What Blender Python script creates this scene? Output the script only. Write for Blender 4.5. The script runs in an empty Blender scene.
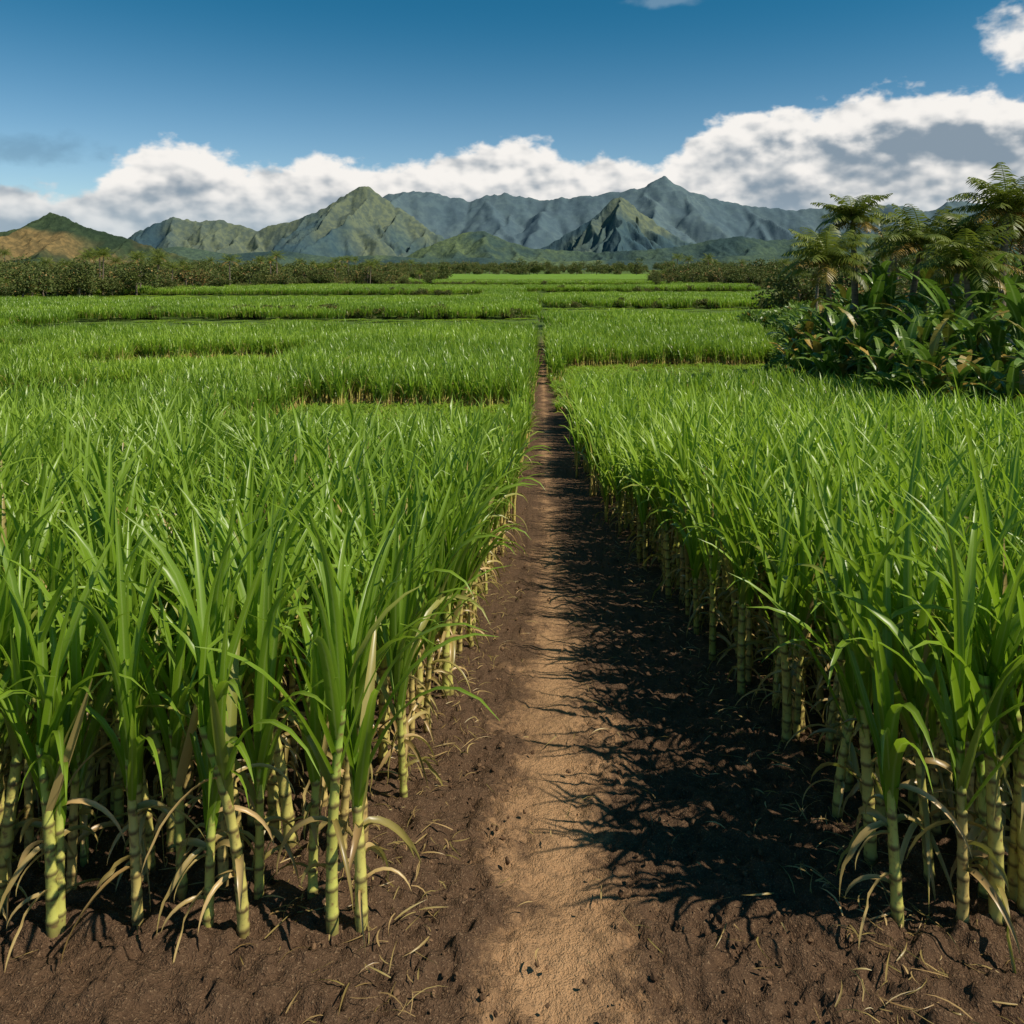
import bpy, bmesh, math, random
import numpy as np
from mathutils import Vector, noise
R = random.Random(7)
NP = np.random.RandomState(11)
sc = bpy.context.scene
F = 796.0; VX = 541.0; HY = 268.0; CAMZ = 2.85

def link(o): sc.collection.objects.link(o); return o

# ------------------------------------------------------------ node helper
class NT:
    def __init__(s, tree): s.t = tree; s.n = tree.nodes; s.l = tree.links
    def new(s, typ, **kw):
        n = s.n.new(typ)
        for k, v in kw.items(): setattr(n, k, v)
        return n
    def put(s, sock, v):
        if v is None: return
        if isinstance(v, bpy.types.NodeSocket): s.l.new(v, sock)
        else: sock.default_value = v
    def M(s, op, a, b=None, c=None, clamp=False):
        n = s.new('ShaderNodeMath', operation=op, use_clamp=clamp)
        s.put(n.inputs[0], a); s.put(n.inputs[1], b)
        if c is not None: s.put(n.inputs[2], c)
        return n.outputs[0]
    def mix(s, f, a, b, blend='MIX'):
        n = s.new('ShaderNodeMix', data_type='RGBA', blend_type=blend)
        s.put(n.inputs[0], f); s.put(n.inputs[6], a); s.put(n.inputs[7], b)
        return n.outputs[2]
    def smooth(s, v, lo, hi, a=0.0, b=1.0):
        n = s.new('ShaderNodeMapRange', interpolation_type='SMOOTHSTEP')
        s.put(n.inputs[0], v); s.put(n.inputs[1], lo); s.put(n.inputs[2], hi)
        s.put(n.inputs[3], a); s.put(n.inputs[4], b)
        return n.outputs[0]
    def noise(s, vec, scale, detail=4, rough=0.5, dist=0.0):
        n = s.new('ShaderNodeTexNoise')
        s.put(n.inputs['Vector'], vec); n.inputs['Scale'].default_value = scale
        n.inputs['Detail'].default_value = detail; n.inputs['Roughness'].default_value = rough
        n.inputs['Distortion'].default_value = dist
        return n.outputs['Fac']
    def comb(s, x, y, z):
        n = s.new('ShaderNodeCombineXYZ'); s.put(n.inputs[0], x); s.put(n.inputs[1], y); s.put(n.inputs[2], z)
        return n.outputs[0]
    def sep(s, v):
        n = s.new('ShaderNodeSeparateXYZ'); s.put(n.inputs[0], v); return n.outputs
def C(r, g, b): return (r, g, b, 1.0)
def newmat(name):
    m = bpy.data.materials.new(name); m.use_nodes = True
    m.node_tree.nodes.clear(); return m, NT(m.node_tree)
def out(nt, sh):
    o = nt.new('ShaderNodeOutputMaterial'); nt.l.new(sh, o.inputs['Surface'])
def princ(nt, col, rough=0.6, spec=0.3, normal=None):
    p = nt.new('ShaderNodeBsdfPrincipled')
    nt.put(p.inputs['Base Color'], col); nt.put(p.inputs['Roughness'], rough)
    p.inputs['Specular IOR Level'].default_value = spec
    if normal is not None: nt.l.new(normal, p.inputs['Normal'])
    return p.outputs[0]

# leaf material: attribute vc = (dryness, across 0..1, random, along 0..1)
def leaf_mat(name, dark, light, tip, dry, rough=0.42, spec=0.4, trans=0.35, rib=0.35, field=True):
    m, nt = newmat(name)
    a = nt.new('ShaderNodeAttribute', attribute_name='vc')
    sp = nt.new('ShaderNodeSeparateColor'); nt.l.new(a.outputs['Color'], sp.inputs[0])
    dryv, ac, rnd = sp.outputs[0], sp.outputs[1], sp.outputs[2]
    al = a.outputs['Alpha']
    oi = nt.new('ShaderNodeObjectInfo')
    r2 = nt.M('ADD', nt.M('MULTIPLY', rnd, 0.7), nt.M('MULTIPLY', oi.outputs['Random'], 0.3))
    c = nt.mix(r2, dark, light)
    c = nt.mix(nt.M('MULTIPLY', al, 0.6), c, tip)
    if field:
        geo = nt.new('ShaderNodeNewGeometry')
        big = nt.noise(geo.outputs['Position'], 0.07, 1)  # broad patches paint cloud shade into the leaf colour
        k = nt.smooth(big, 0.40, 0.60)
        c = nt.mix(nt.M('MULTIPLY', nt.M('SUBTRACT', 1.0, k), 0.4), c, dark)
    if rib>0:
        ribm = nt.smooth(nt.M('ABSOLUTE', nt.M('SUBTRACT', ac, 0.5)), 0.0, 0.14, 1.0, 0.0)
        c = nt.mix(nt.M('MULTIPLY', ribm, rib), c, C(0.45, 0.55, 0.18))
    c = nt.mix(dryv, c, nt.mix(rnd, dry, C(dry[0]*0.45, dry[1]*0.4, dry[2]*0.35)))
    p = princ(nt, c, rough, spec)
    tr = nt.new('ShaderNodeBsdfTranslucent'); 
    nt.l.new(nt.mix(0.4, c, C(light[0]*1.3, light[1]*1.3, light[2]*0.8)), tr.inputs[0])
    mx = nt.new('ShaderNodeMixShader')
    nt.put(mx.inputs[0], nt.M('MULTIPLY', nt.M('SUBTRACT', 1.0, nt.M('MULTIPLY', dryv, 0.6)), trans))
    nt.l.new(p, mx.inputs[1]); nt.l.new(tr.outputs[0], mx.inputs[2])
    out(nt, mx.outputs[0]); return m

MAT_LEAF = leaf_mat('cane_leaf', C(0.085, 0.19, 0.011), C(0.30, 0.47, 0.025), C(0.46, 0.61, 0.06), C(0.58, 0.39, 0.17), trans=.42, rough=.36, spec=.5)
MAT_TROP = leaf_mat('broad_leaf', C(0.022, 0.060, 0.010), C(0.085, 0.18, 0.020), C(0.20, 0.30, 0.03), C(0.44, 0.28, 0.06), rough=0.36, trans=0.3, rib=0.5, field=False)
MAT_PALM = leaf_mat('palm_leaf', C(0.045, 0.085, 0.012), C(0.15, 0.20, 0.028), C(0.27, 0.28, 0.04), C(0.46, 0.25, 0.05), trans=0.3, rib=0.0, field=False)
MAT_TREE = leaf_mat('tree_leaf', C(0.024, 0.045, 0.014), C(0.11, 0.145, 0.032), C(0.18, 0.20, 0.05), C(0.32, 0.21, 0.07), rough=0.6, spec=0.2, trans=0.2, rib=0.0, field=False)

def stalk_mat():
    m, nt = newmat('cane_stalk')
    a = nt.new('ShaderNodeAttribute', attribute_name='vc')
    sp = nt.new('ShaderNodeSeparateColor'); nt.l.new(a.outputs['Color'], sp.inputs[0])
    ring, h, rnd = sp.outputs[0], sp.outputs[1], sp.outputs[2]
    geo = nt.new('ShaderNodeNewGeometry')
    c = nt.mix(rnd, C(0.50, 0.50, 0.11), C(0.60, 0.42, 0.15))
    c = nt.mix(nt.smooth(h, 0.50, 0.98), c, C(0.26, 0.42, 0.06))
    n = nt.noise(geo.outputs['Position'], 35.0, 3)
    c = nt.mix(nt.smooth(n, 0.5, 0.75), c, C(0.24, 0.15, 0.06))
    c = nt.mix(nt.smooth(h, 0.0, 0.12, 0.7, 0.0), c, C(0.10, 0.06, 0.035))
    c = nt.mix(nt.M('MULTIPLY', ring, 0.9), c, C(0.10, 0.065, 0.03))
    out(nt, princ(nt, c, 0.42, 0.4)); return m
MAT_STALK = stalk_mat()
def bark_mat():
    m, nt = newmat('bark')
    geo = nt.new('ShaderNodeNewGeometry')
    s = nt.sep(geo.outputs['Position'])
    w = nt.M('SINE', nt.M('MULTIPLY', s[2], 28.0))
    n = nt.noise(geo.outputs['Position'], 6.0, 4)
    c = nt.mix(n, C(0.10, 0.075, 0.05), C(0.26, 0.21, 0.15))
    c = nt.mix(nt.smooth(w, 0.6, 1.0, 0.0, 0.5), c, C(0.06, 0.045, 0.03))
    out(nt, princ(nt, c, 0.85, 0.15)); return m
MAT_BARK = bark_mat()

# ------------------------------------------------------------ mesh builder
class MB:
    def __init__(s): s.v=[]; s.f=[]; s.m=[]; s.c=[]; s.sm=[]
    def add(s, v, c): s.v.append(v); s.c.append(c); return len(s.v)-1
    def face(s, f, m): s.f.append(f); s.m.append(m)
    def build(s, name, mats, smooth=True):
        me = bpy.data.meshes.new(name); me.from_pydata([tuple(v) for v in s.v], [], s.f)
        for m in mats: me.materials.append(m)
        me.polygons.foreach_set('material_index', s.m)
        me.polygons.foreach_set('use_smooth', [smooth]*len(s.f))
        at = me.attributes.new('vc', 'FLOAT_COLOR', 'POINT')
        at.data.foreach_set('color', np.array(s.c, dtype=np.float32).ravel())
        me.update()
        return me
    def leaf(s, base, az, e0, e1, L, W, p=1.8, n=9, fold=0.25, twist=0.0, dry=0.0, rnd=0.5, mat=0, azdrift=0.0, mid=True):
        pos = Vector(base); rows=[]; ds=L/n
        for i in range(n+1):
            t=i/n
            e=e0+(e1-e0)*(t**p); a=az+azdrift*t
            d=Vector((math.cos(e)*math.cos(a), math.cos(e)*math.sin(a), math.sin(e)))
            side=Vector((-math.sin(a), math.cos(a), 0))
            nor=d.cross(side)
            tw=twist*t
            sd=side*math.cos(tw)+nor*math.sin(tw); nn=nor*math.cos(tw)-side*math.sin(tw)
            w=W*min(1.0,0.55+t*3)*(max(0.0,1-t**1.9))**0.8
            w=max(w, W*0.02)*0.5
            lo=-nn if nn.z>0 else nn
            if mid:
                a1=s.add(pos+sd*w-lo*w*fold*1.6,(dry,0.0,rnd,t)); b1=s.add(pos,(dry,0.5,rnd,t)); c1=s.add(pos-sd*w-lo*w*fold*1.6,(dry,1.0,rnd,t))
                rows.append((a1,b1,c1))
            else:
                a1=s.add(pos+sd*w,(dry,0.0,rnd,t)); c1=s.add(pos-sd*w,(dry,1.0,rnd,t)); rows.append((a1,c1))
            pos=pos+d*ds
        for i in range(n):
            r0,r1=rows[i],rows[i+1]
            for k in range(len(r0)-1): s.face((r0[k],r0[k+1],r1[k+1],r1[k]),mat)
    def tube(s, pts, rad, sides, mat, cols):
        prev=None
        for i,(p,r) in enumerate(zip(pts,rad)):
            ring=[]
            for k in range(sides):
                a=2*math.pi*k/sides
                ring.append(s.add(Vector(p)+Vector((math.cos(a)*r,math.sin(a)*r,0)),cols[i]))
            if prev:
                for k in range(sides):
                    s.face((prev[k],prev[(k+1)%sides],ring[(k+1)%sides],ring[k]),mat)
            prev=ring

def proto_coll(name, meshes):
    c = bpy.data.collections.new(name)
    for i, me in enumerate(meshes):
        o = bpy.data.objects.new(f'{name}_{i:02d}', me); c.objects.link(o)
    return c

def scatter(name, P, rot, scl, idx, coll):
    me = bpy.data.meshes.new(name); n=len(P)
    me.vertices.add(n); me.vertices.foreach_set('co', np.array(P,dtype=np.float32).ravel())
    a=me.attributes.new('rot','FLOAT_VECTOR','POINT'); a.data.foreach_set('vector',np.array(rot,dtype=np.float32).ravel())
    a=me.attributes.new('scl','FLOAT_VECTOR','POINT'); a.data.foreach_set('vector',np.array(scl,dtype=np.float32).ravel())
    a=me.attributes.new('pick','INT','POINT'); a.data.foreach_set('value',np.array(idx,dtype=np.int32))
    o = link(bpy.data.objects.new(name, me))
    ng = bpy.data.node_groups.new(name+'_scatter','GeometryNodeTree')
    ng.interface.new_socket('Geometry',in_out='INPUT',socket_type='NodeSocketGeometry')
    ng.interface.new_socket('Geometry',in_out='OUTPUT',socket_type='NodeSocketGeometry')
    gi=ng.nodes.new('NodeGroupInput'); go=ng.nodes.new('NodeGroupOutput')
    iop=ng.nodes.new('GeometryNodeInstanceOnPoints')
    ci=ng.nodes.new('GeometryNodeCollectionInfo'); ci.inputs['Collection'].default_value=coll
    ci.inputs['Separate Children'].default_value=True; ci.inputs['Reset Children'].default_value=True
    def na(nm,t):
        x=ng.nodes.new('GeometryNodeInputNamedAttribute'); x.data_type=t; x.inputs['Name'].default_value=nm
        return [q for q in x.outputs if q.enabled and q.name=='Attribute'][0]
    L=ng.links
    L.new(gi.outputs[0],iop.inputs['Points']); L.new(ci.outputs[0],iop.inputs['Instance'])
    iop.inputs['Pick Instance'].default_value=True
    L.new(na('pick','INT'),iop.inputs['Instance Index'])
    L.new(na('rot','FLOAT_VECTOR'),iop.inputs['Rotation']); L.new(na('scl','FLOAT_VECTOR'),iop.inputs['Scale'])
    L.new(iop.outputs[0],go.inputs[0])
    md=o.modifiers.new('scatter','NODES'); md.node_group=ng
    return o

# ------------------------------------------------------------ terrain functions
def gz(y):
    s=np.maximum(np.asarray(y,dtype=float)-3.0,0); s=s*s/(s+1.5)
    return -3.2*(1-np.exp(-s/16.0))
def gzf(y): return float(gz(y))
DL=[0,3.4,6,10,20,32,60,2000]; XLv=[-.68,-.68,-.62,-.54,-.42,-.34,-.36,-.36]
DR=[0,3.4,6.5,9.5,14,24,40,60,2000]; XRv=[1.50,1.48,1.44,1.32,1.05,.66,.46,.36,.36]
def XL(y): return np.interp(y,DL,XLv)
def XR(y): return np.interp(y,DR,XRv)
def xveg(y): return np.interp(y,[0,17,20,33,45,70,110,200,400],[60,30,12.1,11.0,13.0,19,33,55,90])
def px(x,d): return (x-VX)/F*d

# ------------------------------------------------------------ cane prototypes
def cane_plant(mb, x0, y0, hs, nl, nseg, stalk=True, dryn=4, lw=0.042, LL=(0.75,1.15), sides=8, mid=True, t0=.45, simple=False, sc_=1.0):
    rp=R.random()
    la=R.uniform(0,6.28); lean=R.uniform(0,0.18)
    def sp(t): return Vector((x0+math.cos(la)*lean*hs*t*t, y0+math.sin(la)*lean*hs*t*t, hs*t))
    r0=R.uniform(0.021,0.035)
    if stalk and simple:
        mb.tube([sp(0),sp(.5),sp(1)],[r0,r0*.9,r0*.6],4,1,[(0,t,rp,0) for t in (0,.5,1)])
    elif stalk:
        pts=[];rad=[];cols=[]
        z=-0.04
        inter=R.uniform(0.085,0.13)
        while z<hs:
            for dz,k,ring in ((0,1.10,1.0),(0.008,1.12,0.8),(0.018,0.98,0.0),(inter*0.5,0.95,0.0),(inter-0.012,1.0,0.1)):
                t=(z+dz)/hs
                if t>1.02: break
                pts.append(sp(max(t,0)) if t>=0 else Vector((x0,y0,z+dz))); rad.append(r0*k*(1-0.35*max(t,0))); cols.append((ring,max(t,0),rp,0))
            z+=inter
        mb.tube(pts,rad,sides,1,cols)
    az=R.uniform(0,6.28)
    for i in range(nl):
        t=t0+(1-t0)*(i/(nl-1))
        az+=math.pi+R.uniform(-0.7,0.7)
        b=sp(t)
        e0=math.radians(R.uniform(64,82)+ (8 if t>.85 else 0))
        q=R.random()
        if q<0.5: e1=math.radians(R.uniform(25,72)); p=2.0
        elif q<0.82: e1=math.radians(R.uniform(-45,15)); p=2.3
        else: e1=math.radians(R.uniform(-85,-50)); p=2.0
        if t>0.88: e1=max(e1,math.radians(10))
        L=R.uniform(*LL)*(0.8+0.25*t)
        dry=0.0
        if t<0.72 and R.random()<0.35: dry=R.uniform(0.25,0.9)
        mb.leaf(b,az,e0,e1,L,lw*R.uniform(0.6,1.25),p,nseg,0.3,R.uniform(-0.9,0.9),dry,R.random(),0,R.uniform(-0.35,0.35),mid=mid)
    for i in range(dryn):
        t=R.uniform(0.15,0.75); b=sp(t)
        mb.leaf(b,R.uniform(0,6.28),math.radians(R.uniform(10,80)),math.radians(R.uniform(-95,-70)),R.uniform(0.2,0.5),lw*R.uniform(0.3,0.7),R.uniform(0.4,0.8),nseg,0.5,R.uniform(-3,3),R.uniform(0.75,1.0),R.random(),0,R.uniform(-1,1))
def near_plant(mb,x,y): cane_plant(mb,x,y,R.uniform(0.70,1.06),R.randint(9,12),9,dryn=R.randint(4,8),lw=.056,t0=.6)
near=[]
for i in range(14):
    mb=MB(); near_plant(mb,0,0); near.append(mb.build('cane_plant',[MAT_LEAF,MAT_STALK]))
nearc=[]
for i in range(9):
    mb=MB()
    for a in range(3):
        for b_ in range(3): near_plant(mb,(a-1)*.25+R.uniform(-.11,.11),(b_-1)*.25+R.uniform(-.11,.11))
    nearc.append(mb.build('cane_stool',[MAT_LEAF,MAT_STALK]))
mid=[]
for i in range(7):
    mb=MB()
    for k in range(9):
        cane_plant(mb,R.uniform(-.38,.38),R.uniform(-.38,.38),R.uniform(0.62,0.9),8,5,dryn=1,lw=0.060,LL=(0.65,1.0),mid=False,simple=True)
    mid.append(mb.build('cane_clump',[MAT_LEAF,MAT_STALK]))
midc=[]
for i in range(6):
    mb=MB()
    for k in range(82):
        cane_plant(mb,R.uniform(-1.02,1.02),R.uniform(-1.02,1.02),R.uniform(0.6,0.92),8,5,dryn=0,lw=0.060,LL=(0.65,1.0),mid=False,simple=True)
    midc.append(mb.build('cane_block',[MAT_LEAF,MAT_STALK]))
far=[]
for i in range(5):
    mb=MB()
    for k in range(90):
        cane_plant(mb,R.uniform(-1.35,1.35),R.uniform(-1.35,1.35),R.uniform(0.65,0.9),6,3,stalk=False,dryn=0,lw=0.10,LL=(0.6,0.9),mid=False)
    far.append(mb.build('cane_patch',[MAT_LEAF,MAT_STALK]))

gaps=[ # y0,y1,x0,x1,scale
 (18.2,30.5,-8.8,-0.5,0.22),(30,46,0.6,14,0.22),(25,33,-22,-14,0.3),(38,50,-25,-13,0.3),(40,52,-60,-30,0.3),
 (64,92,-50,-1,0.12),(84,118,-1,60,0.12),(128,175,-120,-10,0.12),(155,200,-5,120,0.12),(225,275,-200,40,0.12)]
def field_ok(x,y):
    l=XL(y); r=XR(y)
    if l<x<r: return 0
    if x>xveg(y): return 0
    s=1.0
    for g in gaps:
        w=(0.6*math.sin(x*0.35+g[0])+g[0]*.02*math.sin(x*.06+g[0]))
        if g[0]+w<y<g[1]+w and g[2]<x<g[3]:
            if g[0]>60 and NP.rand()<.5: return 0
            s=min(s,g[4])
    return s
def gen(y0,y1,sp,edge,marg,test=None,jit=.5,minmargin=0):
    P=[];S=[];Rr=[]
    y=y0
    while y<y1:
        half=0.70*y+marg
        n=int(2*half/sp)
        for i in range(-(n//2),n//2+1):
            x=i*sp; yy=y
            if test is not None and not test(x,yy): continue
            x+=NP.uniform(-jit,jit)*sp; yy+=NP.uniform(-jit,jit)*.9*sp
            if yy<y0-0.02: yy=y0+abs(yy-y0)
            k=field_ok(x,yy)
            if k<=0: continue
            if edge>0 and (abs(x-XL(yy))<edge and x<0): x-=edge
            elif edge>0 and abs(x-XR(yy))<edge and x>0: x+=edge
            hn=0.5+0.5*noise.noise(Vector((x*0.25,yy*0.25,3.1)))
            s=(0.88+0.24*hn)*NP.uniform(0.90,1.10)
            P.append((x,yy,gzf(yy))); S.append((s,s,s*k)); Rr.append((NP.uniform(-.06,.06),NP.uniform(-.06,.06),NP.uniform(0,6.28)))
        y+=sp
    return P,Rr,S
# the field is one object: single plants along the edges, denser stools and blocks inside
small=[near[i] for i in range(14)]
allm=small+nearc+mid+midc
coll=proto_coll('cane_shapes',allm)
oN,oNC,oM,oMC=0,14,14+9,14+9+7
def near_edge(x,y,m): return (XL(y)-m<x<XR(y)+m)
P=[];Q=[];S=[];I=[]
def addg(res,off,n):
    p,r,s=res; P.extend(p);Q.extend(r);S.extend(s);I.extend([off+int(v) for v in NP.randint(0,n,len(p))])
def cell(v,sp): return sp*round(v/sp)
NS=.735
def blockN(x,y): # does the 0.735 m cell holding (x,y) count as interior
    cx=cell(x,NS); cy=4.55+NS*round((y-4.55)/NS)
    return cy>=4.5 and not near_edge(cx,cy,.55)
addg(gen(3.38,12.75,.245,0,3.0,lambda x,y: not blockN(x,y)),oN,14)
addg(gen(4.55,12.7,NS,0,3.0,lambda x,y: blockN(x,y),jit=.06),oNC,9)
MS=2.0
def blockM(x,y):
    cx=cell(x,MS); cy=14+MS*round((y-14)/MS)
    if near_edge(cx,cy,1.25): return False
    st=set()
    for dx in (-1.1,0,1.1):
        for dy in (-1.1,0,1.1):
            if cx+dx>xveg(cy+dy): return False
            kk=1.0
            for g in gaps:
                w=(0.6*math.sin((cx+dx)*0.35+g[0])+g[0]*.02*math.sin((cx+dx)*.06+g[0]))
                if g[0]+w<cy+dy<g[1]+w and g[2]<cx+dx<g[3]: kk=g[4]
            st.add(kk)
    return len(st)==1
addg(gen(13.2,63,.66,.28,4.0,lambda x,y: not blockM(x,y)),oM,7)
addg(gen(14,62.5,MS,0,4.0,lambda x,y: blockM(x,y),jit=.04),oMC,6)
print('cane',len(P))
scatter('sugarcane_field',P,Q,S,I,coll)
p,r,s=gen(64,330,2.6,1.1,10.0)
scatter('distant_sugarcane',p,r,s,NP.randint(0,5,len(p)),proto_coll('cane_far',far))

# ------------------------------------------------------------ ground
def axis(dense0,dense1,step,lim,grow):
    a=list(np.arange(dense0,dense1,step)); s=step
    hi=[];v=dense1
    while v<lim: hi.append(v); s*=grow; v+=s
    hi.append(lim); return a,hi
xa,xh=axis(0,2.6,0.017,14000,1.10)
xs=np.array(sorted(set([-v for v in xa+xh]+xa+xh)))
ya,yh=axis(1.6,5.2,0.014,14000,1.035)
ys=np.array([-200,-60,-20,-8,-3,-1,0,0.6,1.1]+ya+yh)
nx,ny=len(xs),len(ys)
co=np.zeros((ny,nx,3),dtype=np.float32)
for j,y in enumerate(ys):
    base=gzf(y)
    amp=1.0 if y<30 else 0.0
    for i,x in enumerate(xs):
        z=base
        if amp and abs(x)<10 and y>1:
            v=Vector((x,y,0))
            tr=math.exp(-((x-0.10-0.05*math.sin(y*0.9))/0.20)**2)
            rough=1-0.85*tr
            n1=noise.fractal(v*2.2,1.0,2.0,2)
            n2=noise.fractal(v*8.5+Vector((5,1,0)),0.75,2.0,5)
            vd=noise.voronoi(v*7.0+Vector((n2*.8,n1*.8,0)))[0]
            fade=max(0,1-y/30.0)
            z+=fade*(0.035*n1+rough*(0.046*n2+0.055*(vd[1]-vd[0]-.3))-0.035*tr)
            if x<XL(y)+0.25: z+=0.05*fade*min(1,(XL(y)+0.25-x)/0.3)
            if x>XR(y)-0.25: z+=0.05*fade*min(1,(x-XR(y)+0.25)/0.3)
        co[j,i]=(x,y,z)
idx=np.arange(nx*ny).reshape(ny,nx)
fc=np.stack([idx[:-1,:-1],idx[:-1,1:],idx[1:,1:],idx[1:,:-1]],-1).reshape(-1,4)
me=bpy.data.meshes.new('ground'); me.from_pydata(co.reshape(-1,3).tolist(),[],fc.tolist())
me.polygons.foreach_set('use_smooth',[True]*len(fc))
m,nt=newmat('soil')
geo=nt.new('ShaderNodeNewGeometry'); pos=geo.outputs['Position']; s=nt.sep(pos)
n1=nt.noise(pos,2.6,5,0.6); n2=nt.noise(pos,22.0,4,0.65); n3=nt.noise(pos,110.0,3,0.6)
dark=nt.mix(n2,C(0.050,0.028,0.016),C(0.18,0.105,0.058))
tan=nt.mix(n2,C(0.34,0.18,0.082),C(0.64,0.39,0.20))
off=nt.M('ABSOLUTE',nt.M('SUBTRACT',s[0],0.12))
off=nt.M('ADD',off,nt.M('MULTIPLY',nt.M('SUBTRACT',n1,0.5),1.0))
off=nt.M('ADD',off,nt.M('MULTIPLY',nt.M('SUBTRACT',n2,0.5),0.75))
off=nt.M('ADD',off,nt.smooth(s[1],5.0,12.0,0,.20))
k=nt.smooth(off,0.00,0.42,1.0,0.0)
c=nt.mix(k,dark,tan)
c=nt.mix(nt.smooth(n3,0.56,0.70,0.0,0.55),c,C(0.42,0.28,0.16))
gfar=nt.mix(nt.noise(pos,0.01,4),C(0.05,0.085,0.018),C(0.12,0.18,0.03))
c=nt.mix(nt.smooth(s[1],50.0,75.0),c,gfar)
bh=nt.M('ADD',nt.M('MULTIPLY',n2,1.0),nt.M('MULTIPLY',n3,0.5))
b=nt.new('ShaderNodeBump'); b.inputs['Strength'].default_value=1.0; b.inputs['Distance'].default_value=0.04
nt.l.new(bh,b.inputs['Height'])
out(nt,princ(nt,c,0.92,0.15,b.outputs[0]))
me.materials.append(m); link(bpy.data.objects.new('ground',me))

# soil clods
def clod(seed):
    bm=bmesh.new(); bmesh.ops.create_icosphere(bm,subdivisions=2,radius=1)
    for v in bm.verts:
        k=1+0.45*noise.noise(v.co*1.3+Vector((seed*7,0,0)))+0.3*noise.noise(v.co*3.5+Vector((seed*3,5,0)))
        v.co=v.co*k; v.co.z*=0.7
    me=bpy.data.meshes.new('clod'); bm.to_mesh(me); bm.free(); me.materials.append(MAT_CLOD); return me
MAT_CLOD,nt=newmat('clod_soil')
oi=nt.new('ShaderNodeObjectInfo')
c=nt.mix(oi.outputs['Random'],C(0.065,0.037,0.021),C(0.22,0.13,0.07))
out(nt,princ(nt,c,0.95,0.1))
cl=proto_coll('clod_shapes',[clod(i) for i in range(5)])
P=[];S=[];Q=[]
for i in range(8000):
    y=2.4+NP.rand()**1.6*12; x=NP.uniform(-3.0,3.4)
    if abs(x-0.12)<0.28 and NP.rand()<0.8: continue
    sz=0.0025+0.013*NP.rand()**3.6
    P.append((x,y,gzf(y)+0.012)); S.append((sz*NP.uniform(.8,1.4),sz,sz)); Q.append(tuple(NP.uniform(0,6,3)))
scatter('soil_clods',P,Q,S,NP.randint(0,5,len(P)),cl)

# straw litter (dry leaf bits on the ground)
mb=MB()
for i in range(1900):
    y=2.5+NP.rand()**1.5*9; 
    side=NP.rand()<0.5
    x=(XL(y)-abs(NP.normal(0,.45))+0.22) if side else (XR(y)+abs(NP.normal(0,.45))-0.25)
    if NP.rand()<0.25: x=NP.uniform(-2.5,2.8)
    mb.leaf((x,y,gzf(y)+NP.uniform(0.02,0.06)),NP.uniform(0,6.28),NP.uniform(0.0,0.4),NP.uniform(-0.6,0.0),NP.uniform(0.03,0.18),NP.uniform(0.003,0.010),1,4,0.3,NP.uniform(-2,2),NP.uniform(.8,1),NP.rand()**.6,0,NP.uniform(-1.5,1.5))
link(bpy.data.objects.new('dry_leaf_litter',mb.build('dry_leaf_litter',[MAT_LEAF])))

# ------------------------------------------------------------ palms
def palm(h, nfr, LF, lpairs, seed, droop=1.0):
    rr=random.Random(seed); mb=MB()
    la=rr.uniform(0,6.28); lean=rr.uniform(0.03,0.14)
    pts=[];rad=[];cols=[]
    n=18
    for i in range(n+1):
        t=i/n; pts.append(Vector((math.cos(la)*lean*h*t**2,math.sin(la)*lean*h*t**2,h*t-0.3*(i==0))))
        rad.append((0.20-0.09*t+0.10*max(0,1-t*8))*(1+0.05*(i%2))*(h/8)**.5); cols.append((0,.5,.5,t))
    mb.tube(pts,rad,9,1,cols)
    top=pts[-1]
    for i in range(nfr):
        az=i*2.399+rr.uniform(-.2,.2); u=i/nfr
        e0=math.radians(84-90*u+rr.uniform(-8,8)); e1=e0-math.radians(rr.uniform(45,100))*droop
        L=LF*rr.uniform(.75,1.1); rnd=rr.random(); dry=0.0
        if u>0.72 and rr.random()<0.6: dry=rr.uniform(.5,1.0)
        ns=lpairs; p=Vector(top); ds=L/ns; prev=None
        for k in range(ns+1):
            t=k/ns; e=e0+(e1-e0)*t**1.3
            d=Vector((math.cos(e)*math.cos(az),math.cos(e)*math.sin(az),math.sin(e))); sd=Vector((-math.sin(az),math.cos(az),0))
            w=0.03*(1-t)+0.006
            a1=mb.add(p+sd*w,(dry,.5,.9,.8)); b1=mb.add(p-sd*w,(dry,.5,.9,.8))
            if prev: mb.face((prev[0],prev[1],b1,a1),0)
            prev=(a1,b1)
            if t>0.1:
                ll=LF*0.30*math.sin(math.pi*(0.12+0.83*t))**.7*rr.uniform(.8,1.1)
                for sgn in (-1,1):
                    dr=(sd*sgn*0.85+d*0.5+Vector((0,0,-0.15-0.45*rr.random()))).normalized()
                    tip=p+dr*ll*0.6+ (dr+Vector((0,0,-0.6))).normalized()*ll*0.4
                    m1=p+dr*ll*0.6
                    ww=d*(LF*0.014)
                    i0=mb.add(p-ww*.6,(dry,.5,rnd,.2)); i1=mb.add(p+ww*.6,(dry,.5,rnd,.2)); i2=mb.add(m1+ww,(dry,.5,rnd,.6)); i3=mb.add(m1-ww,(dry,.5,rnd,.6)); i4=mb.add(tip,(dry,.5,rnd,1))
                    mb.face((i0,i1,i2,i3),0); mb.face((i3,i2,i4),0)
            p=p+d*ds
    return mb.build('palm_tree',[MAT_PALM,MAT_BARK])
def place(name,me,x,y,rz=0,s=1.0,dz=0):
    o=link(bpy.data.objects.new(name,me)); o.location=(x,y,gzf(y)+dz); o.rotation_euler=(0,0,rz); o.scale=(s,s,s); return o
pm=[palm(8.0,34,2.1,28,1),palm(7.2,32,2.2,28,5),palm(8.0,34,2.3,28,9),palm(5.6,30,2.3,26,12)]
place('palm_tree',pm[0],px(856,36),36,0.5,.97)
place('palm_tree',pm[3],px(832,35),35,1.0,1.03)
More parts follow.
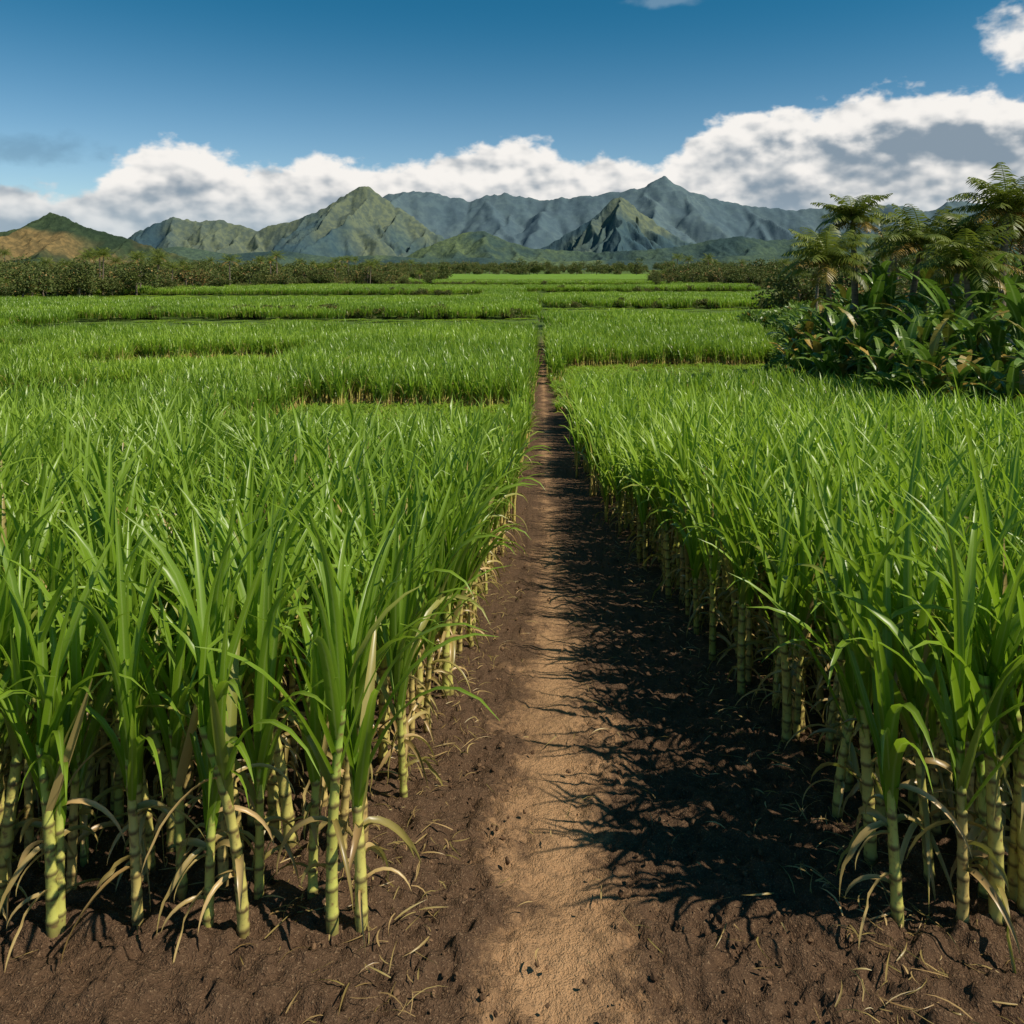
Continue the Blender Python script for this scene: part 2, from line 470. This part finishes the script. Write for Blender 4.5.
place('palm_tree',pm[3],px(905,35),35,3.0,1.15)
place('palm_tree',pm[1],px(944,32),32,2.0,0.88)
place('palm_tree',pm[2],px(1000,30),30,4.0,0.94)
place('palm_tree',pm[1],px(1040,32),32,5.0,.95)
place('palm_tree',pm[3],px(975,28),28,5.0,.95)
place('palm_tree',pm[0],px(880,52),52,5.3,.9)
place('palm_tree',pm[0],px(965,52),52,3.3,1.0)
place('palm_tree',pm[2],px(815,66),66,3.3,.85)

# ------------------------------------------------------------ banana plants
def banana(seed,h=2.2):
    rr=random.Random(seed); mb=MB()
    for q in range(rr.randint(2,3)):
        bx,by=(0,0) if q==0 else (rr.uniform(-.9,.9),rr.uniform(-.9,.9)); hh=h*(1 if q==0 else rr.uniform(.45,.8))
        pts=[Vector((bx,by,hh*t/6)) for t in range(7)]
        mb.tube(pts,[0.13*(1-0.5*t/6) for t in range(7)],8,0,[(.25,.0,.6,.6)]*7)
        nl=rr.randint(9,12)
        for i in range(nl):
            az=i*2.399+rr.uniform(-.3,.3); e0=math.radians(rr.uniform(50,88)); e1=e0-math.radians(rr.uniform(35,120))
            L=rr.uniform(1.3,2.1)*(0.6+0.4*hh/h); W=rr.uniform(.22,.38); rnd=rr.random(); dry=rr.uniform(.4,1) if rr.random()<.12 else 0
            n=18; p=Vector((bx,by,hh*rr.uniform(.7,1.0))); ds=L/n; prev=None; off={-1:0,1:0}
            for k in range(n+1):
                t=k/n; e=e0+(e1-e0)*t**1.4
                d=Vector((math.cos(e)*math.cos(az),math.cos(e)*math.sin(az),math.sin(e))); sd=Vector((-math.sin(az),math.cos(az),0)); up=sd.cross(d); 
                if up.z<0: up=-up
                w=W*.5*max(0,math.sin(math.pi*min(1,max(0,(t-.12)/.88))**.8))**.55 if t>.12 else 0.015
                cur=(p.copy(),sd.copy(),up.copy(),w)
                if prev:
                    for sg in (-1,1):
                        if rr.random()<.3: off[sg]=rr.uniform(-.25,.45)
                        fo=0.35-off[sg]
                        a=mb.add(prev[0],(dry,.5,rnd,t)); b=mb.add(p,(dry,.5,rnd,t))
                        gap=d*ds*(0.12 if rr.random()<.25 else 0)
                        c_=mb.add(p+sd*sg*w+up*w*fo-gap,(dry,.5+.5*sg,rnd,t)); e_=mb.add(prev[0]+prev[1]*sg*prev[3]+prev[2]*prev[3]*fo,(dry,.5+.5*sg,rnd,t))
                        mb.face((a,b,c_,e_),0)
                prev=cur; p=p+d*ds
    return mb.build('banana_plant',[MAT_TROP])
bm_=[banana(i,h) for i,h in enumerate([2.4,1.9,2.8,1.5,2.2])]
spots=[(803,37.5,3,1),(818,35,1,1),(838,32.5,0,1),(860,30,4,1.1),(882,28,1,1),(907,26,0,.9),(932,24.2,4,1),(958,23,1,.9),(985,22,2,.7),(1012,21.5,3,.9),(1040,21.3,4,1),
 (824,39,2,1.1),(847,36,2,1.2),(872,33,0,1.3),(895,31,2,1.1),(922,29,2,1.15),(948,27,0,1.25),(972,25.5,2,1.1),(998,25,2,1.1),(1022,24.5,0,1.2),
 (808,43,4,1.2),(864,39,2,1.3),(890,37,0,1.5),(917,35,2,1.35),(962,32,2,1.3),(985,30,0,1.5),(1015,29,2,1.3),(1040,27,2,1.3),(788,42,3,0.8),
 (925,41,2,1.75),(880,45,2,1.7),(1010,37,2,1.75),(950,39,0,1.9),(975,44,2,1.95),(848,44,2,1.4)]
for i,(x,d,k,s_) in enumerate(spots):
    d*=.95
    place('banana_plant',bm_[k],px(x,d),d,R.uniform(0,6.28),s_)

# ------------------------------------------------------------ leafy shrubs and trees
def tree(seed,h,spread,nclu,leaf,nleaf,trunk=True,mat=MAT_TREE,dryp=0.03):
    rr=random.Random(seed); mb=MB()
    th=h*0.45 if trunk else 0.2
    def limb(a,b,r0,r1,n=5):
        pts=[];rad=[]
        for i in range(n+1):
            t=i/n; q=a.lerp(b,t)+Vector((rr.uniform(-1,1),rr.uniform(-1,1),0))*0.04*(b-a).length*(0<i<n); pts.append(q); rad.append(r0+(r1-r0)*t)
        mb.tube(pts,rad,6,1,[(0,.5,.5,.5)]*(n+1))
    if trunk: limb(Vector((0,0,-.3)),Vector((rr.uniform(-.3,.3),rr.uniform(-.3,.3),th)),h*.028,h*.018)
    for c in range(nclu):
        a=rr.uniform(0,6.28); q=math.sqrt(rr.random())*spread
        zc=(h*.34+rr.random()*h*.58*(1-0.5*q/spread)) if trunk else rr.uniform(.15,.8)*h*(1-.5*q/spread)
        cen=Vector((math.cos(a)*q,math.sin(a)*q,zc)); cr=h*rr.uniform(.11,.2)*(1.2 if not trunk else 1)
        if trunk: limb(Vector((0,0,th*rr.uniform(.6,1))),cen,h*.012,h*.004,3)
        base=rr.random()
        for i in range(nleaf):
            v=Vector((rr.gauss(0,1),rr.gauss(0,1),rr.gauss(0,1))).normalized()
            rad=cr*(rr.random()**.4)*(1+.35*noise.noise(v*2+Vector((seed,c,0))))
            p=cen+Vector((v.x*1.25,v.y*1.25,v.z*.8))*rad
            dr=(v+Vector((rr.uniform(-.8,.8),rr.uniform(-.8,.8),rr.uniform(-.8,.4)))).normalized()
            sd=dr.cross(Vector((rr.uniform(-1,1),rr.uniform(-1,1),rr.uniform(-1,1)))).normalized()
            L=leaf*rr.uniform(.6,1.3); w=L*.22 if not trunk else L*.35
            rn=min(1,max(0,base*.6+.4*rr.random())); dry=1.0 if rr.random()<dryp else 0
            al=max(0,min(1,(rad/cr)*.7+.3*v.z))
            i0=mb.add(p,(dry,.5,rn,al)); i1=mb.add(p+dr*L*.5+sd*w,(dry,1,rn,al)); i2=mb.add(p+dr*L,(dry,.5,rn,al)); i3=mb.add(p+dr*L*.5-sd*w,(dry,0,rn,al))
            mb.face((i0,i1,i2,i3),0)
    return mb.build('tree',[mat,MAT_BARK],False)
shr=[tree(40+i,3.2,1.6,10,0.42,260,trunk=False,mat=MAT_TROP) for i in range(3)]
P=[];S=[];Q=[]
for i in range(210):
    y=R.uniform(20.5,75); x0=float(xveg(y))
    x=x0+0.3+abs(R.gauss(0,1))*7
    if x>y*0.75+6: continue
    s_=R.uniform(.6,1.1)*(0.5 if x-x0<1.5 else (.8 if x-x0<3.5 else 1.25))
    P.append((x,y,gzf(y)-.1)); S.append((s_*1.1,s_*1.1,s_)); Q.append((0,0,R.uniform(0,6.28)))
for i in range(60):
    y=R.uniform(70,150); x=float(xveg(y))+R.uniform(0,25); s_=R.uniform(.7,1.3)
    P.append((x,y,gzf(y)-.1)); S.append((s_*1.1,s_*1.1,s_)); Q.append((0,0,R.uniform(0,6.28)))
scatter('tropical_shrubs',P,Q,S,[R.randrange(3) for _ in P],proto_coll('shrub_shapes',shr))

trs=[tree(60+i,8,3.2,R.randint(9,14),0.42,170,dryp=.06) for i in range(5)]+[tree(80+i,6,3.0,8,0.4,80,dryp=.35) for i in range(2)]
trs+=[palm(8.5,24,2.6,14,31),palm(7.0,22,2.6,14,37)]
trs+=[tree(90+i,4.5,2.6,9,0.45,150,trunk=False,dryp=.12) for i in range(2)]
P=[];S=[];Q=[];I=[]
def addt(x,y,s_,k=None):
    if k is None:
        q=R.random(); k=R.randrange(7) if q<.58 else (R.randrange(7,9) if q<.66 else R.randrange(9,11))
    P.append((x,y,gzf(y)-.2)); S.append((s_*R.uniform(.8,1.25),s_*R.uniform(.8,1.25),s_)); Q.append((0,0,R.uniform(0,6.28))); I.append(k)
def d0L(xp): return 130+max(0,xp)/440*140
for i in range(560):
    xpx=-60+R.random()*505
    u=R.random()
    d=d0L(xpx)+u**1.4*240
    cl_=0.5+0.5*noise.noise(Vector((xpx/28,d/60,0)))*1.6
    addt(px(xpx,d),d,max(.35,(.45+.8*cl_)*R.uniform(.8,1.2)*(.8 if u<.15 else 1)))
for i in range(60):
    xp=R.uniform(-20,400); d=d0L(xp)+R.uniform(0,60); addt(px(xp,d),d,R.uniform(.8,1.25),R.choice([0,2,5,6,7,8,7,8]))
for i in range(330):
    u=R.random(); xpx=655+u*420; d=250-u*100+R.uniform(0,90)
    cl_=0.5+0.5*noise.noise(Vector((xpx/28,d/60,5)))*1.6
    addt(px(xpx,d),d,max(.4,(.55+.85*cl_)*R.uniform(.8,1.2)))
for i in range(90):
    xpx=R.uniform(790,1060); d=R.uniform(80,150); addt(px(xpx,d),d,R.uniform(.55,.95))
for i in range(900):
    d=R.uniform(560,1500); xpx=R.uniform(-40,1060)
    addt(px(xpx,d),d,R.uniform(.6,1.4)*(1+d/2200),R.choice([0,1,2,3,4,9,10]))
tc_=proto_coll('tree_shapes',trs)
scatter('tree_line',P,Q,S,I,tc_)
# hedgerows along the far edges of the open strips
P=[];S=[];Q=[];I=[]
for (y,x0,x1) in ((94,-50,-3),(120,3,52),(178,-110,-12),(203,2,95),(278,-150,30)):
    x=x0
    while x<x1:
        yy=y+y*.02*math.sin(x*.06+y*.7)+R.uniform(-1,1); s_=R.uniform(.28,.55)
        P.append((x,yy,gzf(yy))); S.append((s_*1.3,s_,s_)); Q.append((0,0,R.uniform(0,6.28))); I.append(R.choice([9,10])); x+=R.uniform(.8,2.4)*(1 if R.random()<.93 else 4)
scatter('hedgerow',P,Q,S,I,tc_)

# far cane sheet between instanced cane and forest
nyf,nxf=60,160
vs=[];fs=[]
for j in range(nyf):
    y=325+ (j/(nyf-1))**1.5*300
    for i in range(nxf):
        x=(-1+2*i/(nxf-1))*(y*.75)
        k=1.35+0.3*noise.noise(Vector((x*.2,y*.2,0)))
        if noise.noise(Vector((x*.004,y*.018,7)))<-0.28: k=-.3
        vs.append((x,y,gzf(y)+k))
for j in range(nyf-1):
    for i in range(nxf-1):
        a=j*nxf+i; fs.append((a,a+1,a+nxf+1,a+nxf))
me=bpy.data.meshes.new('distant_field'); me.from_pydata(vs,[],fs)
m,nt=newmat('far_cane'); geo=nt.new('ShaderNodeNewGeometry')
c=nt.mix(nt.noise(geo.outputs['Position'],.6,4),C(.08,.16,.018),C(.20,.32,.04))
out(nt,princ(nt,c,.9,.1)); me.materials.append(m); link(bpy.data.objects.new('distant_field',me))

# ------------------------------------------------------------ mountains
def mount_mat(name,dark,light,bare,barek,scale):
    m,nt=newmat(name); geo=nt.new('ShaderNodeNewGeometry'); pos=geo.outputs['Position']
    n1=nt.noise(pos,scale,6,.62); n2=nt.noise(pos,scale*14,4,.6); n3=nt.noise(pos,scale*.6,3,.5)
    c=nt.mix(nt.smooth(n1,.35,.65),dark,light)
    c=nt.mix(nt.smooth(n3,1-barek-.06,1-barek+.06,0,.8),c,bare)
    c=nt.mix(nt.M('MULTIPLY',nt.smooth(n2,.4,.62,1,0),.45),c,(dark[0]*.65,dark[1]*.65,dark[2]*.75,1))
    b=nt.new('ShaderNodeBump'); b.inputs['Strength'].default_value=.4; b.inputs['Distance'].default_value=12
    nt.l.new(nt.M('ADD',n2,n1),b.inputs['Height'])
    out(nt,princ(nt,c,1.0,0.0,b.outputs[0])); return m
def mountain(name,D,prof,w,mat,seed,k=1.15,step=60.,nx=520,ny=150,fine=1.0,lenk=1.7):
    rr=random.Random(int(seed*10)); Z0=-3.4
    P=[(px(x,D),(HY-y)/F*D+CAMZ-Z0) for x,y in prof]
    X0,X1=P[0][0],P[-1][0]; hm=max(p[1] for p in P)
    pxs=[p[0] for p in P]; pz=[p[1] for p in P]
    segs=[]
    yo=lambda x: D+0.12*w*noise.noise(Vector((x/(w*.5),seed,1)))
    N=int((X1-X0)/(w*.06))+2
    xs=np.unique(np.concatenate([np.linspace(X0,X1,N),pxs]))
    for a,b in zip(xs[:-1],xs[1:]):
        segs.append((a,yo(a),b,yo(b),np.interp(a,pxs,pz),np.interp(b,pxs,pz),k))
    def spur(x,y,h,ang,L,lv):
        n=6; cx,cy,ch=x,y,h
        for i in range(n):
            nx_=cx+math.cos(ang)*L/n; ny_=cy+math.sin(ang)*L/n
            t=(i+1)/n; nh=h*(1-t)**.95*(1+rr.uniform(-.05,.08)) if t<1 else 0
            segs.append((cx,cy,nx_,ny_,ch,nh,k*(1.0 if lv==0 else 1.15)))
            if lv<1 and i<4 and h>hm*.15:
                for sg in (-1,1):
                    if rr.random()<.7: spur(nx_,ny_,nh*.96,ang+sg*rr.uniform(.6,1.1),nh*lenk*rr.uniform(.6,.9),lv+1)
            cx,cy,ch=nx_,ny_,nh; ang+=rr.uniform(-.22,.22)
    x=X0+step*.5
    while x<X1:
        h=float(np.interp(x,pxs,pz))
        if h>hm*.08:
            spur(x,yo(x),h*rr.uniform(.88,.99),-math.pi/2+rr.uniform(-.45,.45),min(w*.95,h*lenk*rr.uniform(.8,1.3)),0)
        x+=step*rr.uniform(.6,1.4)
    gx=np.linspace(X0-hm*.3,X1+hm*.3,nx); gy=D-w+1.45*w*np.linspace(0,1,ny)
    GX,GY=np.meshgrid(gx,gy)
    WX=np.zeros_like(GX); WY=np.zeros_like(GX); FN=np.zeros_like(GX)
    sc_=hm*.25
    for j in range(ny):
        for i in range(nx):
            v=Vector((gx[i]/sc_,gy[j]/sc_,seed)); q=noise.noise_vector(v)
            WX[j,i]=q.x; WY[j,i]=q.y; FN[j,i]=noise.fractal(v*2.2,.8,2,4)
    dist_r=np.clip(np.abs(GY-D)/(.1*w),0,1)
    XX=GX+WX*hm*.10*dist_r; YY=GY+WY*hm*.10*dist_r
    Hh=np.full(GX.shape,-1e9)
    for ax,ay,bx,by,ha,hb,kk in segs:
        dx,dy=bx-ax,by-ay; L2=dx*dx+dy*dy+1e-6
        t=np.clip(((XX-ax)*dx+(YY-ay)*dy)/L2,0,1)
        d=np.hypot(XX-(ax+t*dx),YY-(ay+t*dy))
        np.maximum(Hh,ha+(hb-ha)*t-kk*d,out=Hh)
    s_=hm*.06
    Hh=np.where(Hh>s_*3,Hh,s_*np.log1p(np.exp(np.clip(Hh/s_,-30,30))))
    Hh=Hh+fine*FN*hm*.022*np.clip(Hh/(hm*.2),.1,1)
    e=np.clip((GY-(D-w))/(.12*w),0,1)*np.clip((GX-gx[0])/(hm*.3),0,1)*np.clip((gx[-1]-GX)/(hm*.3),0,1)
    Hh=np.maximum(Hh,0)*e
    vs=np.stack([GX,GY,Z0+Hh-.5],-1).reshape(-1,3).tolist()
    idx=np.arange(nx*ny).reshape(ny,nx)
    fc=np.stack([idx[:-1,:-1],idx[:-1,1:],idx[1:,1:],idx[1:,:-1]],-1).reshape(-1,4).tolist()
    me=bpy.data.meshes.new(name); me.from_pydata(vs,[],fc); me.polygons.foreach_set('use_smooth',[True]*len(fc)); me.materials.append(mat)
    return link(bpy.data.objects.new(name,me))
mF=mount_mat('far_mountain',C(.085,.130,.150),C(.110,.155,.160),C(.13,.17,.15),.35,.0012)  # blue distance haze is mixed into these base colours
mM=mount_mat('mid_mountain',C(.045,.085,.105),C(.080,.120,.110),C(.16,.18,.10),.45,.0022)  # base colours carry a weaker blue haze tint
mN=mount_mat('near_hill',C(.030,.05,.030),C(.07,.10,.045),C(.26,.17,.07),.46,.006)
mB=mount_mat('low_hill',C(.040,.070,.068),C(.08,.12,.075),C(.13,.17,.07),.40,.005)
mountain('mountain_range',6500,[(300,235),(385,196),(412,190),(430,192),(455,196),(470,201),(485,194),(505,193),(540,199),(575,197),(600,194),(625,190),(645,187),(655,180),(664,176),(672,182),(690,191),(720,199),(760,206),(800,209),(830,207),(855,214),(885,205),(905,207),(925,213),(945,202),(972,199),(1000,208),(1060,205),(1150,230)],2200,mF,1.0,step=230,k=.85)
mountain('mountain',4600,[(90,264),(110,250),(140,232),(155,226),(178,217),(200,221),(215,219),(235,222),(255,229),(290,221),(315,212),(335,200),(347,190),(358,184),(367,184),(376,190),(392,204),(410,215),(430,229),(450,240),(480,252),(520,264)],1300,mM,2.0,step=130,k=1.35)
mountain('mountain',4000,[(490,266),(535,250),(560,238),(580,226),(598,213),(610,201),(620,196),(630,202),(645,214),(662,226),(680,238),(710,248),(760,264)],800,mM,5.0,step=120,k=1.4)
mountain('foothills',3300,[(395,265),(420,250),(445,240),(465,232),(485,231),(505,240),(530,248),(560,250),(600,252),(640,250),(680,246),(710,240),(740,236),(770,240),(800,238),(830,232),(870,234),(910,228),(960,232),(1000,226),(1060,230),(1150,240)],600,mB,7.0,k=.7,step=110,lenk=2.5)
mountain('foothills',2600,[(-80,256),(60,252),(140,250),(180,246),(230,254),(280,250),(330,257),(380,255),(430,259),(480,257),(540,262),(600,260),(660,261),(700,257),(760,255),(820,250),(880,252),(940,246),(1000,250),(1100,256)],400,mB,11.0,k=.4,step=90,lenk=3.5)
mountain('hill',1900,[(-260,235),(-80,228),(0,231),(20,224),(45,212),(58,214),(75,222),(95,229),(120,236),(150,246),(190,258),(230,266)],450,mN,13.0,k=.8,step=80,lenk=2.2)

# ------------------------------------------------------------ sun and sky
el=math.radians(50); sv=Vector((0.93,-0.36,0)).normalized()*math.cos(el)+Vector((0,0,math.sin(el)))
sl=bpy.data.lights.new('sun','SUN'); sl.energy=5.0; sl.angle=math.radians(.5); sl.color=(1,.92,.78)
so=link(bpy.data.objects.new('sun',sl)); so.rotation_euler=sv.to_track_quat('Z','Y').to_euler()
w=bpy.data.worlds.new('World'); sc.world=w; w.use_nodes=True; w.node_tree.nodes.clear(); nt=NT(w.node_tree)
sky=nt.new('ShaderNodeTexSky',sky_type='NISHITA'); sky.sun_disc=False; sky.sun_elevation=el; sky.sun_rotation=math.atan2(sv.x,sv.y); sky.altitude=800; sky.dust_density=.4; sky.ozone_density=2.5
tc=nt.new('ShaderNodeTexCoord'); g=nt.sep(tc.outputs['Generated'])
az=nt.M('ARCTAN2',g[0],g[1]); elv=nt.M('ARCSINE',g[2])
def curve(pts,lo,hi,vlo,vhi,inp):
    u=nt.M('DIVIDE',nt.M('SUBTRACT',inp,lo),hi-lo,clamp=True)
    fcn=nt.new('ShaderNodeFloatCurve'); cv=fcn.mapping.curves[0]
    P_=[((a-lo)/(hi-lo),(b-vlo)/(vhi-vlo)) for a,b in pts]
    cv.points[0].location=P_[0]; cv.points[1].location=P_[-1]
    for q in P_[1:-1]: cv.points.new(*q)
    for q in cv.points: q.handle_type='AUTO'
    fcn.mapping.update(); nt.l.new(u,fcn.inputs['Value'])
    return nt.M('ADD',nt.M('MULTIPLY',fcn.outputs[0],vhi-vlo),vlo)
def A(x): return math.atan((x-VX)/F)
def E(x,y): return math.atan((HY-y)/math.hypot(F,x-VX))
top=[(-40,186),(40,184),(90,180),(115,160),(150,147),(185,143),(225,158),(275,168),(320,160),(380,163),(430,158),(480,145),(520,143),(560,155),(610,156),(660,160),(695,136),(740,114),(800,112),(850,104),(900,88),(960,84),(1010,88),(1060,92)]
T=curve([(A(x),E(x,y)) for x,y in top],A(-60),A(1080),0,.3,az)
vec=nt.comb(az,nt.M('MULTIPLY',elv,1.5),0.37)
def cn(v,d1,d2): return nt.M('ADD',nt.M('MULTIPLY',nt.noise(v,15,d1,.5,.15),.72),nt.M('MULTIPLY',nt.noise(v,46,d2,.5,.1),.28))
def shift(v,dx,dy):
    sh=nt.new('ShaderNodeVectorMath',operation='ADD'); nt.l.new(v,sh.inputs[0]); sh.inputs[1].default_value=(dx,dy,0); return sh.outputs[0]
n0=cn(vec,5,3); s0=nt.noise(vec,14,3.5,.5); s1=nt.noise(shift(vec,.006,.016),14,3.5,.5)
dep=nt.M('ADD',nt.M('SUBTRACT',T,elv),nt.M('MULTIPLY',nt.M('SUBTRACT',n0,.5),.11))
alpha=nt.smooth(dep,-.004,.012)
def blob(x,y,rx,ry,amp):
    a=nt.M('DIVIDE',nt.M('SUBTRACT',az,A(x)),rx/F); b=nt.M('DIVIDE',nt.M('SUBTRACT',elv,E(x,y)),ry/F)
    r=nt.M('SQRT',nt.M('ADD',nt.M('MULTIPLY',a,a),nt.M('MULTIPLY',b,b)))
    return nt.M('ADD',nt.M('SUBTRACT',1.0,r),nt.M('MULTIPLY',nt.M('SUBTRACT',n0,.5),amp))
b1=nt.smooth(blob(1026,40,40,30,3.),.0,.6)
b2=nt.M('MULTIPLY',nt.smooth(blob(30,150,75,16,3.5),.0,.9),.4)
b3=nt.M('MULTIPLY',nt.smooth(blob(670,0,45,8,2.5),.0,.8),.25)
alpha=nt.M('MAXIMUM',alpha,b1)
lit=nt.M('ADD',.62,nt.M('MULTIPLY',nt.M('SUBTRACT',s0,s1),3.0))
lit=nt.M('ADD',lit,nt.M('MULTIPLY',nt.M('SUBTRACT',n0,.5),1.0))
lit=nt.M('ADD',lit,nt.smooth(dep,0,.07,.40,-.14))
grey=nt.smooth(blob(985,142,150,20,6.0),-.5,1.4)
lit=nt.M('SUBTRACT',lit,nt.M('MULTIPLY',grey,.65))
lit=nt.M('SUBTRACT',lit,nt.smooth(az,A(20),A(130),.40,0))
low=nt.smooth(elv,.03,.10,1,0)
cc=nt.mix(nt.smooth(lit,.0,1.0),C(.24,.31,.38),C(.93,.90,.86))
cc=nt.mix(nt.M('MULTIPLY',low,.55),cc,C(.40,.51,.59))
gr=nt.smooth(elv,.04,.34)
scol=nt.mix(1.0,sky.outputs[0],nt.mix(gr,C(.095,.105,.105),C(.013,.066,.076)),'MULTIPLY')
azm=nt.smooth(nt.M('ABSOLUTE',az),.85,.98,1,0)
full=nt.mix(nt.M('MULTIPLY',alpha,azm),scol,cc)
full=nt.mix(b2,full,C(.10,.20,.30)); full=nt.mix(b3,full,C(.5,.62,.7))
bg=nt.new('ShaderNodeBackground'); nt.l.new(full,bg.inputs[0]); bg.inputs[1].default_value=1.0
# clear sky elsewhere (clouds are only evaluated in the band of sky that holds them)
bg2=nt.new('ShaderNodeBackground'); nt.l.new(scol,bg2.inputs[0]); bg2.inputs[1].default_value=1.0
band=nt.M('MULTIPLY',nt.M('MULTIPLY',nt.M('GREATER_THAN',elv,-.02),nt.M('LESS_THAN',elv,.36)),nt.M('LESS_THAN',nt.M('ABSOLUTE',az),1.0))
mxw=nt.new('ShaderNodeMixShader'); nt.l.new(band,mxw.inputs[0]); nt.l.new(bg2.outputs[0],mxw.inputs[1]); nt.l.new(bg.outputs[0],mxw.inputs[2])
wo=nt.new('ShaderNodeOutputWorld'); nt.l.new(mxw.outputs[0],wo.inputs[0])

# ------------------------------------------------------------ camera
cam=bpy.data.cameras.new('camera'); cam.sensor_width=36; cam.lens=F*36/1024; cam.shift_x=-(VX-512)/1024; cam.shift_y=-(512-HY)/1024
cam.clip_start=.05; cam.clip_end=30000
co_=link(bpy.data.objects.new('camera',cam)); co_.location=(0,0,CAMZ); co_.rotation_euler=(math.radians(90),0,0)
sc.camera=co_
sc.view_settings.view_transform='Standard'; sc.view_settings.look='None'; sc.view_settings.exposure=0
